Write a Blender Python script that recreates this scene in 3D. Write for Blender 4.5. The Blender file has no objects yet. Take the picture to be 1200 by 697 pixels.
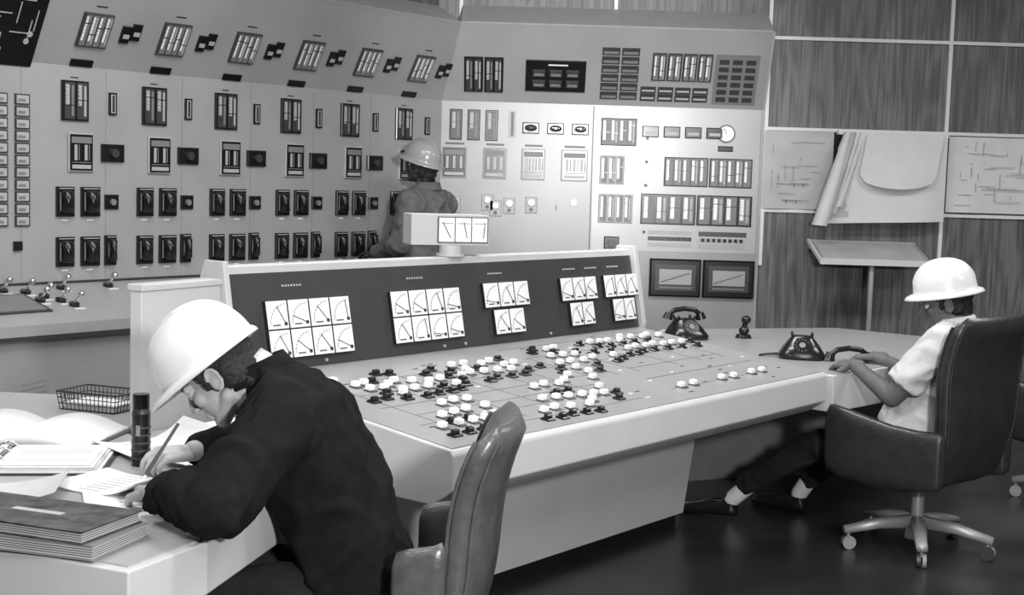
import bpy, bmesh, math, random
from mathutils import Vector as V, Matrix, noise
random.seed(4)
sc=bpy.context.scene
# ------------------------------------------------------------ camera
p=math.atan(142.5/1600);a=.03
F=V((0,math.cos(p),-math.sin(p)));R=V((1,0,0));U=V((0,math.sin(p),math.cos(p)))
R2=R*math.cos(a)+U*math.sin(a);U2=U*math.cos(a)-R*math.sin(a)
cam=bpy.data.cameras.new('camera');co=bpy.data.objects.new('camera',cam)
sc.collection.objects.link(co);cam.lens=48;cam.sensor_width=36;cam.clip_start=.05
m=Matrix((R2,U2,-F)).transposed().to_4x4();m.translation=V((0,0,1.6));co.matrix_world=m
sc.camera=co
sc.view_settings.view_transform='Standard'
sc.view_settings.exposure=0.0
# ------------------------------------------------------------ materials
MATS={}
def mat(name,g,rough=.5,metal=0,var=.06,scale=12,bump=0,spec=.5,coat=0):
    if name in MATS: return MATS[name]
    m=bpy.data.materials.new(name);m.use_nodes=True
    nt=m.node_tree;b=nt.nodes['Principled BSDF']
    tc=nt.nodes.new('ShaderNodeTexCoord');n=nt.nodes.new('ShaderNodeTexNoise')
    n.inputs['Scale'].default_value=scale;n.inputs['Detail'].default_value=4
    nt.links.new(tc.outputs['Object'],n.inputs['Vector'])
    r=nt.nodes.new('ShaderNodeValToRGB')
    lo=max(0,g*(1-var));hi=min(1,g*(1+var))
    r.color_ramp.elements[0].color=(lo,lo,lo,1);r.color_ramp.elements[1].color=(hi,hi,hi,1)
    r.color_ramp.elements[0].position=.3;r.color_ramp.elements[1].position=.7
    nt.links.new(n.outputs['Fac'],r.inputs['Fac']);nt.links.new(r.outputs['Color'],b.inputs['Base Color'])
    b.inputs['Roughness'].default_value=rough;b.inputs['Metallic'].default_value=metal
    b.inputs['Specular IOR Level'].default_value=spec
    b.inputs['Coat Weight'].default_value=coat
    if bump:
        bp=nt.nodes.new('ShaderNodeBump');bp.inputs['Strength'].default_value=bump;bp.inputs['Distance'].default_value=.01
        n2=nt.nodes.new('ShaderNodeTexNoise');n2.inputs['Scale'].default_value=scale*4
        nt.links.new(tc.outputs['Object'],n2.inputs['Vector'])
        nt.links.new(n2.outputs['Fac'],bp.inputs['Height']);nt.links.new(bp.outputs['Normal'],b.inputs['Normal'])
    MATS[name]=m;return m
def woodmat(name,lo,hi,rough=.45):
    m=bpy.data.materials.new(name);m.use_nodes=True;nt=m.node_tree;b=nt.nodes['Principled BSDF']
    tc=nt.nodes.new('ShaderNodeTexCoord');mp=nt.nodes.new('ShaderNodeMapping')
    mp.inputs['Scale'].default_value=(1,1,.16)
    nt.links.new(tc.outputs['Object'],mp.inputs['Vector'])
    n0=nt.nodes.new('ShaderNodeTexNoise');n0.inputs['Scale'].default_value=5;n0.inputs['Detail'].default_value=2
    nt.links.new(mp.outputs['Vector'],n0.inputs['Vector'])
    mul=nt.nodes.new('ShaderNodeMath');mul.operation='MULTIPLY';mul.inputs[1].default_value=44
    fr=nt.nodes.new('ShaderNodeMath');fr.operation='SINE'
    nt.links.new(n0.outputs['Fac'],mul.inputs[0]);nt.links.new(mul.outputs[0],fr.inputs[0])
    mp2=nt.nodes.new('ShaderNodeMapping');mp2.inputs['Scale'].default_value=(1,1,.03)
    nt.links.new(tc.outputs['Object'],mp2.inputs['Vector'])
    n1=nt.nodes.new('ShaderNodeTexNoise');n1.inputs['Scale'].default_value=75;n1.inputs['Detail'].default_value=5
    nt.links.new(mp2.outputs['Vector'],n1.inputs['Vector'])
    mx=nt.nodes.new('ShaderNodeMath');mx.operation='MULTIPLY_ADD';mx.inputs[1].default_value=.10
    nt.links.new(fr.outputs[0],mx.inputs[0]);nt.links.new(n1.outputs['Fac'],mx.inputs[2])
    r=nt.nodes.new('ShaderNodeValToRGB')
    r.color_ramp.elements[0].color=(lo,lo,lo,1);r.color_ramp.elements[1].color=(hi,hi,hi,1)
    r.color_ramp.elements[0].position=.3;r.color_ramp.elements[1].position=.7
    nt.links.new(mx.outputs[0],r.inputs['Fac']);nt.links.new(r.outputs['Color'],b.inputs['Base Color'])
    b.inputs['Roughness'].default_value=rough
    return m
PANEL=mat('panel_grey_paint',.35,.33,0,.06,3)
PANEL2=mat('panel_light_paint',.50,.26,0,.05,3)
CON=mat('console_cream_paint',.53,.42,0,.04,4)
CONTOP=mat('console_top_laminate',.30,.35,0,.05,6)
DESKT=mat('writing_desk_laminate',.36,.35,0,.05,6)
DARKP=mat('hutch_dark_panel',.045,.4,0,.08,8)
BLK=mat('black_bakelite',.010,.25,0,.1,20)
DGR=mat('dark_grey_plastic',.045,.4)
MGR=mat('mid_grey',.2,.5)
INKL=mat('pale_ink',.36,.8)
LGR=mat('light_grey',.42,.45)
WHT=mat('meter_white',.88,.35,0,.02,20)
KEYW=mat('key_white',.9,.4,0,.02,20)
CHR=mat('chrome',.75,.15,1,.03,20)
CAST=mat('caster_metal',.3,.5,0,.1,20)
TRIM=mat('white_trim',.85,.4,0,.02)
WOOD=woodmat('wood_panelling',.085,.205)
PAPER=mat('paper',.78,.8,0,.04,6)
PAPERG=mat('drawing_paper',.55,.8,0,.10,4)
INK=mat('ink',.1,.8)
FLOOR=mat('floor_dark_vinyl',.024,.30,0,.45,2.2,.05)
CEIL=mat('ceiling_paint',.38,.9)
DWALL=mat('rear_wall_paint',.16,.9)
JACK=mat('jacket_black_wool',.010,1,0,.2,30,.3,.12)
GJACK=mat('work_jacket_grey',.125,1,0,.14,20,.25,.1)
TROU=mat('trousers_dark',.018,.95,0,.2,20,.2,.15)
SHIRT=mat('white_shirt',.62,.95,0,.05,20,.2,.1)
SK1=mat('skin_light',.38,.62,0,.08,40,.08,.35)
SK2=mat('skin_tan',.12,.6,0,.1,40,.08,.35)
SK3=mat('skin_dark',.04,.55,0,.1,40,.08,.35)
HAIR=mat('hair_black',.010,.55,0,.3,80,.5)
SOCK=mat('white_socks',.75,.9)
SHOE=mat('shoe_leather',.012,.25)
HELW=mat('hard_hat_white',.78,.24,0,.03,5)
HELG=mat('hard_hat_grey',.30,.18,0,.04,5)
LEA=mat('leather_dark',.024,.36,0,.2,14,.14)
LEAB=mat('leather_brown',.085,.32,0,.3,14,.15)
EYEW=mat('eye_white',.6,.3)
METG=mat('base_metal',.38,.42,.4)
MOT=mat('mottled_cover',.05,.5,0,.8,30)
# ------------------------------------------------------------ helpers
def link(o,parent=None):
    sc.collection.objects.link(o)
    if parent: o.parent=parent
    return o
def empty(name,loc=(0,0,0)):
    e=bpy.data.objects.new(name,None);e.location=loc;e.empty_display_size=.1;sc.collection.objects.link(e)
    bpy.context.view_layer.update();return e
def frame(o,u,v):
    n=u.cross(v).normalized();M=Matrix((u,v,n)).transposed().to_4x4();M.translation=o;return M
I4=Matrix.Identity(4)
class MB:
    def __init__(s,M=I4): s.v=[];s.f=[];s.mi=[];s.mats=[];s.M=M;s.sm=[]
    def mid(s,m):
        if m not in s.mats: s.mats.append(m)
        return s.mats.index(m)
    def add(s,vs,fs,m,smooth=False):
        k=len(s.v);s.v+=[s.M@V(x) for x in vs];i=s.mid(m)
        for f in fs: s.f.append([k+j for j in f]);s.mi.append(i);s.sm.append(smooth)
    def box(s,u0,u1,v0,v1,n0,n1,m):
        s.add([(u0,v0,n0),(u1,v0,n0),(u1,v1,n0),(u0,v1,n0),(u0,v0,n1),(u1,v0,n1),(u1,v1,n1),(u0,v1,n1)],
          [(0,3,2,1),(4,5,6,7),(0,1,5,4),(1,2,6,5),(2,3,7,6),(3,0,4,7)],m)
    def cham(s,u0,u1,v0,v1,n0,n1,m,c=.006):
        A=[(u0,v0,n0),(u1,v0,n0),(u1,v1,n0),(u0,v1,n0)];h=n1-c
        B=[(u0,v0,h),(u1,v0,h),(u1,v1,h),(u0,v1,h)]
        C=[(u0+c,v0+c,n1),(u1-c,v0+c,n1),(u1-c,v1-c,n1),(u0+c,v1-c,n1)]
        s.add(A+B+C,[(0,3,2,1),(8,9,10,11)]+[(i,(i+1)%4,4+(i+1)%4,4+i) for i in range(4)]+[(4+i,4+(i+1)%4,8+(i+1)%4,8+i) for i in range(4)],m)
    def line(s,a,b,w,n0,n1,m):
        a=V(a);b=V(b);d=(b-a).normalized();q=V((-d.y,d.x))*w/2
        P=[a-q,b-q,b+q,a+q]
        s.add([(x.x,x.y,n0) for x in P]+[(x.x,x.y,n1) for x in P],[(0,3,2,1),(4,5,6,7),(0,1,5,4),(1,2,6,5),(2,3,7,6),(3,0,4,7)],m)
    def prism(s,pts,n0,n1,m):
        k=len(pts);s.add([(x,y,n0) for x,y in pts]+[(x,y,n1) for x,y in pts],
          [tuple(reversed(range(k))),tuple(range(k,2*k))]+[(i,(i+1)%k,k+(i+1)%k,k+i) for i in range(k)],m)
    def cyl(s,c,r,n0,n1,m,k=16,r2=None):
        r2=r if r2 is None else r2
        P=[(c[0]+r*math.cos(6.2832*i/k),c[1]+r*math.sin(6.2832*i/k),n0) for i in range(k)]+[(c[0]+r2*math.cos(6.2832*i/k),c[1]+r2*math.sin(6.2832*i/k),n1) for i in range(k)]
        s.add(P,[tuple(reversed(range(k))),tuple(range(k,2*k))],m)
        s.add(P,[(i,(i+1)%k,k+(i+1)%k,k+i) for i in range(k)],m,True)
    def tube(s,a,b,ra,rb,m,k=12):
        M0=s.M;a=V(a);b=V(b);d=b-a;q=d.to_track_quat('Z','Y').to_matrix().to_4x4();q.translation=a
        s.M=M0@q;s.cyl((0,0),ra,0,d.length,m,k,rb);s.M=M0
    def loft(s,secs,m,k=24,e=2.0,smooth=True):
        vs=[];fs=[]
        for c,A,B in secs:
            for i in range(k):
                t=6.28318*i/k;x=math.cos(t);y=math.sin(t)
                x=math.copysign(abs(x)**(2/e),x);y=math.copysign(abs(y)**(2/e),y)
                vs.append(V(c)+V(A)*x+V(B)*y)
        n=len(secs)
        for j in range(n-1):
            for i in range(k): fs.append((j*k+i,j*k+(i+1)%k,(j+1)*k+(i+1)%k,(j+1)*k+i))
        s.add(vs,fs+[tuple(reversed(range(k))),tuple(range((n-1)*k,n*k))],m,smooth)
    def ell(s,c,r,m,rot=None,ku=20,kv=12):
        vs=[];fs=[];rot=rot or Matrix.Identity(3)
        for j in range(1,kv):
            ph=math.pi*j/kv
            for i in range(ku):
                t=6.28318*i/ku;vs.append(V(c)+rot@V((r[0]*math.sin(ph)*math.cos(t),r[1]*math.sin(ph)*math.sin(t),r[2]*math.cos(ph))))
        for j in range(kv-2):
            for i in range(ku): fs.append((j*ku+i,j*ku+(i+1)%ku,(j+1)*ku+(i+1)%ku,(j+1)*ku+i))
        top=len(vs);vs.append(V(c)+rot@V((0,0,r[2])));bot=len(vs);vs.append(V(c)-rot@V((0,0,r[2])))
        for i in range(ku):
            fs.append((top,(i+1)%ku,i));q=(kv-2)*ku;fs.append((bot,q+i,q+(i+1)%ku))
        s.add(vs,fs,m,True)
    def cap(s,a,ra,b,rb,m):
        s.tube(a,b,ra,rb,m,16);s.ell(a,(ra,)*3,m,None,14,8);s.ell(b,(rb,)*3,m,None,14,8)
    def mesh(s,name):
        me=bpy.data.meshes.new(name);me.from_pydata([tuple(x) for x in s.v],[],s.f)
        for m in s.mats: me.materials.append(m)
        me.polygons.foreach_set('material_index',s.mi);me.polygons.foreach_set('use_smooth',s.sm)
        bm=bmesh.new();bm.from_mesh(me);bmesh.ops.recalc_face_normals(bm,faces=bm.faces);bm.to_mesh(me);bm.free()
        me.update();return me
    def obj(s,name,parent=None,bevel=0):
        o=bpy.data.objects.new(name,s.mesh(name));link(o,parent)
        if parent: o.matrix_parent_inverse=parent.matrix_world.inverted()
        if bevel:
            md=o.modifiers.new('bevel','BEVEL');md.width=bevel;md.segments=3;md.limit_method='ANGLE'
        return o
    def blob(s,name,parent,voxel=.01,it=4,amp=0,freq=8,mt=None):
        """voxel-union all primitives into one continuous smooth skin"""
        o=bpy.data.objects.new(name,s.mesh(name));link(o)
        r=o.modifiers.new('r','REMESH');r.mode='VOXEL';r.voxel_size=voxel;r.use_smooth_shade=True
        sm=o.modifiers.new('s','SMOOTH');sm.factor=.5;sm.iterations=it
        dg=bpy.context.evaluated_depsgraph_get();dg.update()
        me=bpy.data.meshes.new_from_object(o.evaluated_get(dg));o.modifiers.clear();o.data=me
        if amp:
            ns=[v.normal.copy() for v in me.vertices]
            for v,n in zip(me.vertices,ns):
                c=v.co+V((noise.noise(v.co*5),noise.noise(v.co*5+V((9,0,0))),noise.noise(v.co*5+V((0,9,0)))))*.06
                q=noise.noise(V((c.x*freq,c.y*freq,c.z*freq*1.6)))
                r1=1-abs(noise.noise(V((c.x*freq*1.2+5,c.y*freq*.9,c.z*freq*1.1))))*3.2
                r2=1-abs(noise.noise(V((c.x*freq*.7+15,c.y*freq*1.2,c.z*freq*.8+3))))*4
                v.co=v.co+n*amp*(q*.5+max(0,r1)*.7+max(0,r2)*.8-.4)
        me.materials.clear();me.materials.append(mt or s.mats[0])
        for pl in me.polygons: pl.use_smooth=True;pl.material_index=0
        if parent: o.parent=parent;o.matrix_parent_inverse=parent.matrix_world.inverted()
        return o
Z=V((0,0,1));X=V((1,0,0))
th=math.radians(38.5);D=V((math.sin(th),math.cos(th),0));N=V((D.y,-D.x,0));T=-N
C0=V((-.55,10,0))
LW=frame(C0,D,Z);BP=frame(C0,X,Z)
tl=(N*.286+Z*.53).normalized();tb=(V((0,-1,0))*.286+Z*.53).normalized()
LU=frame(C0+Z*2.13,D,tl);BU=frame(C0+Z*2.13,X,tb)
# ------------------------------------------------------------ room
b=MB();b.box(-9,7,-3,10.6,-.1,0,FLOOR);b.obj('floor')
b=MB();b.box(-9,7,-3,10.6,3.6,3.7,CEIL);b.obj('ceiling')
b=MB();b.box(-.75,7,10.06,10.2,0,3.6,WOOD);b.obj('wall_back')
b=MB(LW);b.box(-13.5,.1,0,3.6,-.2,-.07,WOOD);b.obj('wall_left')
b=MB();b.box(6.9,7.05,-3,10.2,0,3.6,WOOD);b.obj('wall_right')
b=MB();b.box(-9,7,-3.1,-3,0,3.6,DWALL);b.obj('wall_front')
b=MB();b.box(1.8,6.9,10.03,10.06,0,.09,DGR);b.obj('baseboard_back')
k=1
for z in (1.405,2.0,2.655,3.3):
    b=MB();b.box(-.5 if z>2.3 else 1.78,6.9,10.035,10.06,z-.012,z+.012,TRIM);b.obj('trim_%d'%k);k+=1
for x,z0 in ((-.43,2.66),(.69,2.66),(1.815,1.0),(3.13,0.09),(4.4,0.09),(5.6,0.09)):
    b=MB();b.box(x-.013,x+.013,10.03,10.06,z0,3.6,TRIM);b.obj('trim_%d'%k);k+=1
b=MB(LW);b.box(-9,-.02,2.68,2.70,-.07,-.05,TRIM);b.obj('trim_%d'%k)
def ceil_light(x,y,sx,sy,pw):
    b=MB();b.box(x-sx/2-.04,x+sx/2+.04,y-sy/2-.04,y+sy/2+.04,3.5,3.6,TRIM);o=b.obj('ceiling_light')
    l=bpy.data.lights.new('tube_light','AREA');l.shape='RECTANGLE';l.size=sx;l.size_y=sy;l.energy=pw
    lo=bpy.data.objects.new('tube_light',l);lo.location=(x,y,3.48);link(lo,o)
for x,y,pw in ((-2.2,3.2,56),(1.2,3.2,66),(4.2,3.2,40),(.6,6.6,58),(3.6,6.6,62),(-1.2,6.2,48),(-1.5,.5,38),(2.0,.5,38)):
    ceil_light(x,y,1.5,.5,pw)
fl=empty('flood_lamp',(1.0,-.3,2.05))
l=bpy.data.lights.new('photo_flood','AREA');l.shape='DISK';l.size=.28;l.energy=180
lo=bpy.data.objects.new('wide_lamp',l);link(lo,fl)
lo.rotation_euler=(V((-.2,6,1.0))-fl.location).to_track_quat('-Z','Y').to_euler()
l=bpy.data.lights.new('added_panel_spot','SPOT');l.energy=2400;l.spot_size=math.radians(22);l.spot_blend=1;l.shadow_soft_size=.09  # added spot: brightens the far panels without overexposing the foreground
lo=bpy.data.objects.new('panel_boost_spot',l);lo.location=(.0,0,.25);link(lo,fl)
lo.rotation_euler=(V((.45,10,2.0))-fl.location).to_track_quat('-Z','Y').to_euler()
w=bpy.data.worlds.new('w');sc.world=w;w.use_nodes=True;w.node_tree.nodes['Background'].inputs[0].default_value=(.1,.1,.1,1)
# ------------------------------------------------------------ instruments
def edge_meter(b,u0,u1,v0,v1,k,frm=BLK,style=0,n=.0):
    b.cham(u0,u1,v0,v1,n,n+.018,frm,.005)
    w=(u1-u0-.012)/k;h=v1-v0
    for i in range(k):
        a=u0+.006+i*w
        b.box(a+w*.1,a+w*.9,v0+.01,v1-.01,n+.018,n+.0195,DGR if style==0 else MGR)
        b.box(a+w*.16,a+w*.45,v0+h*(.38 if style==0 else .2),v1-h*.1,n+.019,n+.021,LGR if style==0 else WHT)
        b.box(a+w*.62,a+w*.8,v0+h*.12,v1-h*.12,n+.019,n+.022,LGR if i%2 else MGR)
        q=.35+.4*random.random();b.box(a+w*.1,a+w*.9,v0+h*q,v0+h*q+.004,n+.021,n+.023,BLK)
        for t in range(5): b.box(a+w*.16,a+w*.3,v0+h*(.42+.1*t),v0+h*(.42+.1*t)+.002,n+.021,n+.0215,BLK)
def frame_meter(b,u0,u1,v0,v1,n=0,k=2):
    b.cham(u0,u1,v0,v1,n,n+.016,LGR,.004)
    b.box(u0+.008,u1-.008,v0+.008,v1-.008,n+.016,n+.019,BLK)
    w=(u1-u0-.03);h=v1-v0
    b.box(u0+.016,u1-.016,v1-h*.26,v1-h*.10,n+.019,n+.021,MGR)
    for i in range(k):
        a=u0+.015+w*(i+.3)/k
        b.box(a,a+w*.13,v0+h*.3,v1-h*.3,n+.019,n+.021,LGR)
        b.box(a+w*.2,a+w*.24,v0+h*.3,v1-h*.3,n+.019,n+.021,MGR)
    b.box(u0+.02,u1-.02,v0+.018,v0+.018+h*.10,n+.019,n+.021,LGR)
    b.box(u0+.02,u1-.02,v0+.018+h*.15,v0+.018+h*.17,n+.019,n+.021,MGR)
def switch(b,u0,u1,v0,v1):
    b.cham(u0,u1,v0,v1,0,.02,BLK,.006)
    c=(u0+u1)/2;w=(u1-u0)
    b.loft([(V((c,v0+.02,.02)),V((w*.3,0,0)),V((0,0,.012))),(V((c,v0+.03,.03)),V((w*.34,0,0)),V((0,0,.03))),
            (V((c,(v0+v1)/2,.035)),V((w*.2,0,0)),V((0,0,.03))),(V((c,v1-.03,.03)),V((w*.34,0,0)),V((0,0,.03))),(V((c,v1-.02,.02)),V((w*.3,0,0)),V((0,0,.012)))],BLK,12)
    b.box(u0+.01,u1-.01,v1-.012,v1-.007,.02,.0215,LGR);b.box(u0+.015,u0+.022,v0+.03,v1-.03,.02,.0215,MGR)  # top strip is a label; grey side strip paints the grip's edge highlight
b=MB(LW)
b.box(-9,0,.92,2.135,-.06,0,PANEL)
for i in range(1,16): b.box(-i*.53-.20-.002,-i*.53-.20,.94,2.12,0,.0012,MGR)
for c in (-3,-2,0,1,2,3,4,5):
    o=c*.53
    edge_meter(b,-3.14+o,-2.97+o,1.83,2.05,2)
    b.box(-2.835+o,-2.785+o,1.875,2.0,0,.012,BLK);b.box(-2.825+o,-2.795+o,1.885,1.99,.012,.014,LGR);b.box(-2.818+o,-2.802+o,1.89,1.985,.014,.016,DGR)
    frame_meter(b,-3.10+o,-2.94+o,1.55,1.765)
    b.cham(-2.885+o,-2.735+o,1.61,1.71,0,.02,BLK,.006);b.cyl((-2.81+o,1.66),.025,.02,.04,DGR)
    for v0 in (1.302,1.024):
        switch(b,-3.172+o,-3.06+o,v0,v0+.165);switch(b,-3.016+o,-2.894+o,v0,v0+.165)
        if v0>1.2:
            b.cham(-2.86+o,-2.77+o,1.342,1.425,0,.015,BLK,.004);b.cyl((-2.815+o,1.383),.018,.015,.03,MGR)
        else: switch(b,-2.86+o,-2.785+o,v0,v0+.17)
        for q in (-3.116,-2.955): b.box(q-.02+o,q+.02+o,v0-.025,v0-.018,0,.002,WHT)
    b.box(-3.08+o,-3.03+o,2.065,2.072,0,.002,DGR)
for i in range(11):
    for s in (0,-.13):
        b.box(-3.42+s,-3.333+s,1.25+.065*i,1.308+.065*i,0,.01,DGR);b.box(-3.412+s,-3.341+s,1.258+.065*i,1.30+.065*i,.01,.012,LGR);b.box(-3.404+s,-3.36+s,1.266+.065*i,1.282+.065*i,.012,.0125,MGR)
b.cham(-3.43,-3.38,1.12,1.17,0,.02,BLK)
ip=b.obj('instrument_panel')
b=MB(LU)
b.prism([(-9,0),(0,0),(-.14,.602),(-9,.602)],-.05,0,PANEL)
b.prism([(-9,.602),(-.14,.602),(-.14,.61),(-9,.61)],-.25,0.004,LGR)
for c in (-3,-2,0,1,2,3,4,5):
    o=c*.53
    edge_meter(b,-3.095+o,-2.905+o,.125,.325,4,DGR,1)
    for q in (-.0,.065):
        b.cham(-2.83+o+q,-2.77+o+q,.17+q*.3,.27+q*.3,0,.015,BLK,.004);b.box(-2.82+o+q,-2.78+o+q,.2+q*.3,.225+q*.3,.015,.017,LGR)
    b.box(-3.09+o,-2.95+o,.005,.045,0,.01,BLK)
    b.box(-3.03+o,-2.96+o,.36,.368,0,.002,DGR)
b.box(-5,-3.33,-.02,.59,0,.02,BLK)
for _ in range(40):
    u=-3.36-random.random()*.9;v=.04+random.random()*.5
    if random.random()<.5: b.box(u-.12,u,v,v+.006,.02,.022,LGR)
    else: b.box(u,u+.006,v,min(v+.12,.58),.02,.022,LGR)
    if random.random()<.4: b.cyl((u,v),.016,.02,.024,LGR)
b.obj('upper_row',ip)
b=MB();M=Matrix((N,Z,D)).transposed().to_4x4();M.translation=C0;b.M=M
b.prism([(0,0),(0,.935),(.56,.80),(.6,.79),(.6,.72),(.56,.70),(.54,.05),(.5,0)],-9,-1.5,PANEL)
b.prism([(.0,0),(0,.935),(.02,.935),(.02,0)],-1.5,-.02,PANEL)
b.prism([(.0,.937),(0,.945),(.02,.945),(.02,.937)],-9,-.02,DGR)
b.prism([(.598,.715),(.598,.735),(.603,.735),(.603,.715)],-9,-1.5,DGR)
bt=(N*.6-Z*.145).normalized()
b.M=frame(C0+Z*.9365,D,-bt)
b.box(-4.6,-3.47,-.45,-.17,0,.008,DGR);b.box(-4.58,-3.49,-.43,-.19,.008,.01,MGR)
for i,(u,n) in enumerate(((-3.66,.08),(-3.55,.10),(-3.44,.14),(-3.38,.22),(-3.33,.30),(-3.30,.38),(-3.44,.28),(-3.2,.10),(-2.9,.1))):
    b.cyl((u,-n),.028,0,.015,BLK);b.tube((u,-n,.01),(u+.01,-n-.03,.07),.008,.006,CHR);b.ell((u+.01,-n-.033,.075),(.018,)*3,CHR,None,12,8)
    b.box(u-.03,u+.03,-n-.06,-n-.045,0,.003,WHT)
b.M=frame(C0+N*.546,D,Z)
for i in range(9): b.line((-3.72,.30+.026*i),(-3.58,.315+.026*i),.003,0,.008,MGR)
b.cyl((-3.35,.58),.014,0,.01,MGR)
b.obj('benchboard',ip)
# back panel
b=MB(BP)
b.box(0,2.33,0,2.135,-.055,0,PANEL)
b.box(1.115,2.32,1.08,2.125,0,.004,PANEL2)
b.box(1.10,1.107,.1,2.12,0,.003,DGR);b.box(2.325,2.335,0,2.13,-.05,.006,LGR)
for u in (.06,.19,.32): edge_meter(b,u,u+.09,1.85,2.07,1)
b.box(.49,.54,1.88,2.07,0,.01,LGR);b.box(.505,.525,1.89,2.06,.01,.012,DGR)
for u in (.59,.77,.95): b.cham(u,u+.12,1.91,1.99,0,.02,BLK);b.ell((u+.06,1.95,.02),(.045,.025,.02),CHR if u>.7 else DGR)
for u,w in ((.01,.18),(.31,.17),(.59,.17),(.88,.19)): frame_meter(b,u,u+w,1.575,1.80,0,3);b.box(u+.02,u+w-.02,1.815,1.83,0,.003,DGR)
for u,v in ((.11,1.38),(.35,1.40),(.41,1.36),(.51,1.38),(.67,1.39)):
    b.cham(u-.045,u+.045,v-.06,v+.06,0,.006,LGR);b.cyl((u,v+.02),.022,.006,.03,CHR);b.cyl((u,v-.03),.012,.006,.02,DGR)
b.box(.85,.86,1.36,1.40,0,.02,BLK);b.cyl((.98,1.42),.02,0,.02,CHR)
edge_meter(b,1.16,1.42,1.84,2.04,4,DGR,1)
for i in range(4):
    u=1.46+i*.155;b.cham(u,u+.12,1.91,1.99,0,.025,BLK);b.box(u+.02,u+.1,1.93,1.95,.025,.028,LGR)
b.cyl((2.07,1.95),.065,0,.02,DGR,24);b.cyl((2.07,1.95),.055,.02,.024,WHT,24);b.line((2.07,1.95),(2.05,1.99),.004,.024,.026,BLK)
b.cham(2.015,2.125,1.82,1.86,0,.01,BLK)
edge_meter(b,1.16,1.34,1.56,1.77,3,LGR,1);edge_meter(b,1.63,1.95,1.56,1.77,5,DGR,1);edge_meter(b,1.96,2.27,1.56,1.77,5,DGR,1)
edge_meter(b,1.16,1.41,1.28,1.49,4,LGR,1);edge_meter(b,1.47,1.87,1.28,1.50,4,BLK,1);edge_meter(b,1.88,2.28,1.28,1.50,4,BLK,1)
b.cham(1.21,1.32,1.09,1.18,0,.02,BLK);b.cyl((1.265,1.135),.03,.02,.05,DGR)
for r in range(3):
    b.box(1.53,1.85,1.205-.045*r,1.235-.045*r,0,.006,LGR if r!=1 else DGR);b.box(1.90,2.25,1.20-.045*r,1.235-.045*r,0,.006,DGR if r==0 else LGR)
for i in range(8): b.box(1.54+.04*i,1.565+.04*i,1.165,1.185,.006,.009,BLK);b.box(1.92+.04*i,1.945+.04*i,1.16,1.185,.006,.009,BLK)
for i in range(5): b.cyl((1.5,1.9-.17*i),.012,0,.01,DGR)
for u in (1.55,1.94):
    b.cham(u,u+.375,.755,1.03,0,.05,BLK,.012);b.box(u+.04,u+.335,.80,.99,.05,.053,DGR)
    b.box(u+.07,u+.305,.845,.955,.053,.055,LGR);b.line((u+.08,.86),(u+.29,.93),.006,.055,.057,INK)
    for i in range(5): b.box(u+.07,u+.305,.86+.02*i,.861+.02*i,.055,.0555,MGR)
    b.box(u+.07,u+.305,.815,.828,.053,.056,MGR)
bpn=b.obj('instrument_panel')
b=MB(BU)
b.prism([(0,0),(2.33,0),(2.33,.602),(.137,.602)],-.05,0,PANEL)
b.prism([(.137,.602),(2.33,.602),(2.33,.615),(.137,.615)],-.3,.004,LGR)
for u in (.16,.305): edge_meter(b,u,u+.135,.08,.35,2,BLK,0)
b.cham(.60,1.03,.10,.34,0,.02,BLK)
for r in range(2):
    for i in range(3): b.cham(.65+.12*i,.74+.12*i,.14+.08*r,.19+.08*r,.02,.035,DGR,.004);b.box(.66+.12*i,.73+.12*i,.15+.08*r,.17+.08*r,.035,.036,MGR)
b.box(.76,.90,.305,.315,.02,.022,WHT)
for r in range(6):
    for i in range(2): b.box(1.14+.14*i,1.265+.14*i,.055+.068*r,.11+.068*r,0,.012,DGR);b.box(1.15+.14*i,1.255+.14*i,.065+.068*r,.085+.068*r,.012,.014,MGR)
for i in range(4): edge_meter(b,1.50+.109*i,1.60+.109*i,.21,.42,2,DGR,1)
for r in range(2):
    for i in range(4): b.box(1.43+.125*i,1.54+.125*i,.05+.058*r,.10+.058*r,0,.012,DGR);b.box(1.44+.125*i,1.53+.125*i,.065+.058*r,.08+.058*r,.012,.013,LGR)
b.box(1.95,2.26,.04,.42,0,.01,MGR)
for r in range(6):
    for i in range(3): b.box(1.975+.095*i,2.045+.095*i,.06+.058*r,.095+.058*r,.01,.014,DGR)
b.obj('upper_row',bpn)
b=MB();M=Matrix((V((0,-1,0)),Z,X)).transposed().to_4x4();M.translation=C0;b.M=M
b.prism([(-.05,0),(-.05,2.74),(.286,2.66),(0,2.13),(0,0)],2.33,2.345,LGR);b.obj('side_plate',bpn)
# ------------------------------------------------------------ console
O=V((-.16,4,0));con=empty('control_console',O)
MC=Matrix((T,Z,-D)).transposed().to_4x4();MC.translation=O
b=MB(MC)
b.prism([(.025,.635),(0,.655),(0,.765),(.012,.78),(.99,.89),(1.068,1.245),(1.07,1.262),(1.13,1.262),(1.2,1.1),(1.2,.60),(.08,.60)],-2.5,0,CON)
b.obj('console_body',con,.006)
b=MB(MC)
b.prism([(.635,.06),(.56,.62),(1.19,.62),(1.19,.06)],-2.385,-.06,CON);b.prism([(.66,0),(.66,.06),(1.17,.06),(1.17,0)],-2.36,-.1,BLK);b.obj('console_base',con)
b=MB(MC)
for s0,s1 in ((-.02,.003),(2.497,2.53)):
    b.prism([(.975,.86),(.97,.91),(1.04,1.28),(1.14,1.28),(1.21,1.1),(1.21,.6),(1.0,.6)],-s1,-s0,CON)
b.obj('end_plates',con,.004)
dt=(T*.978+Z*.11).normalized();DK=frame(O+Z*.7787,D,dt)
b=MB(DK);b.box(.015,2.485,.02,.985,0,.003,CONTOP);b.obj('console_top',con)
b=MB(DK)
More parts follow.
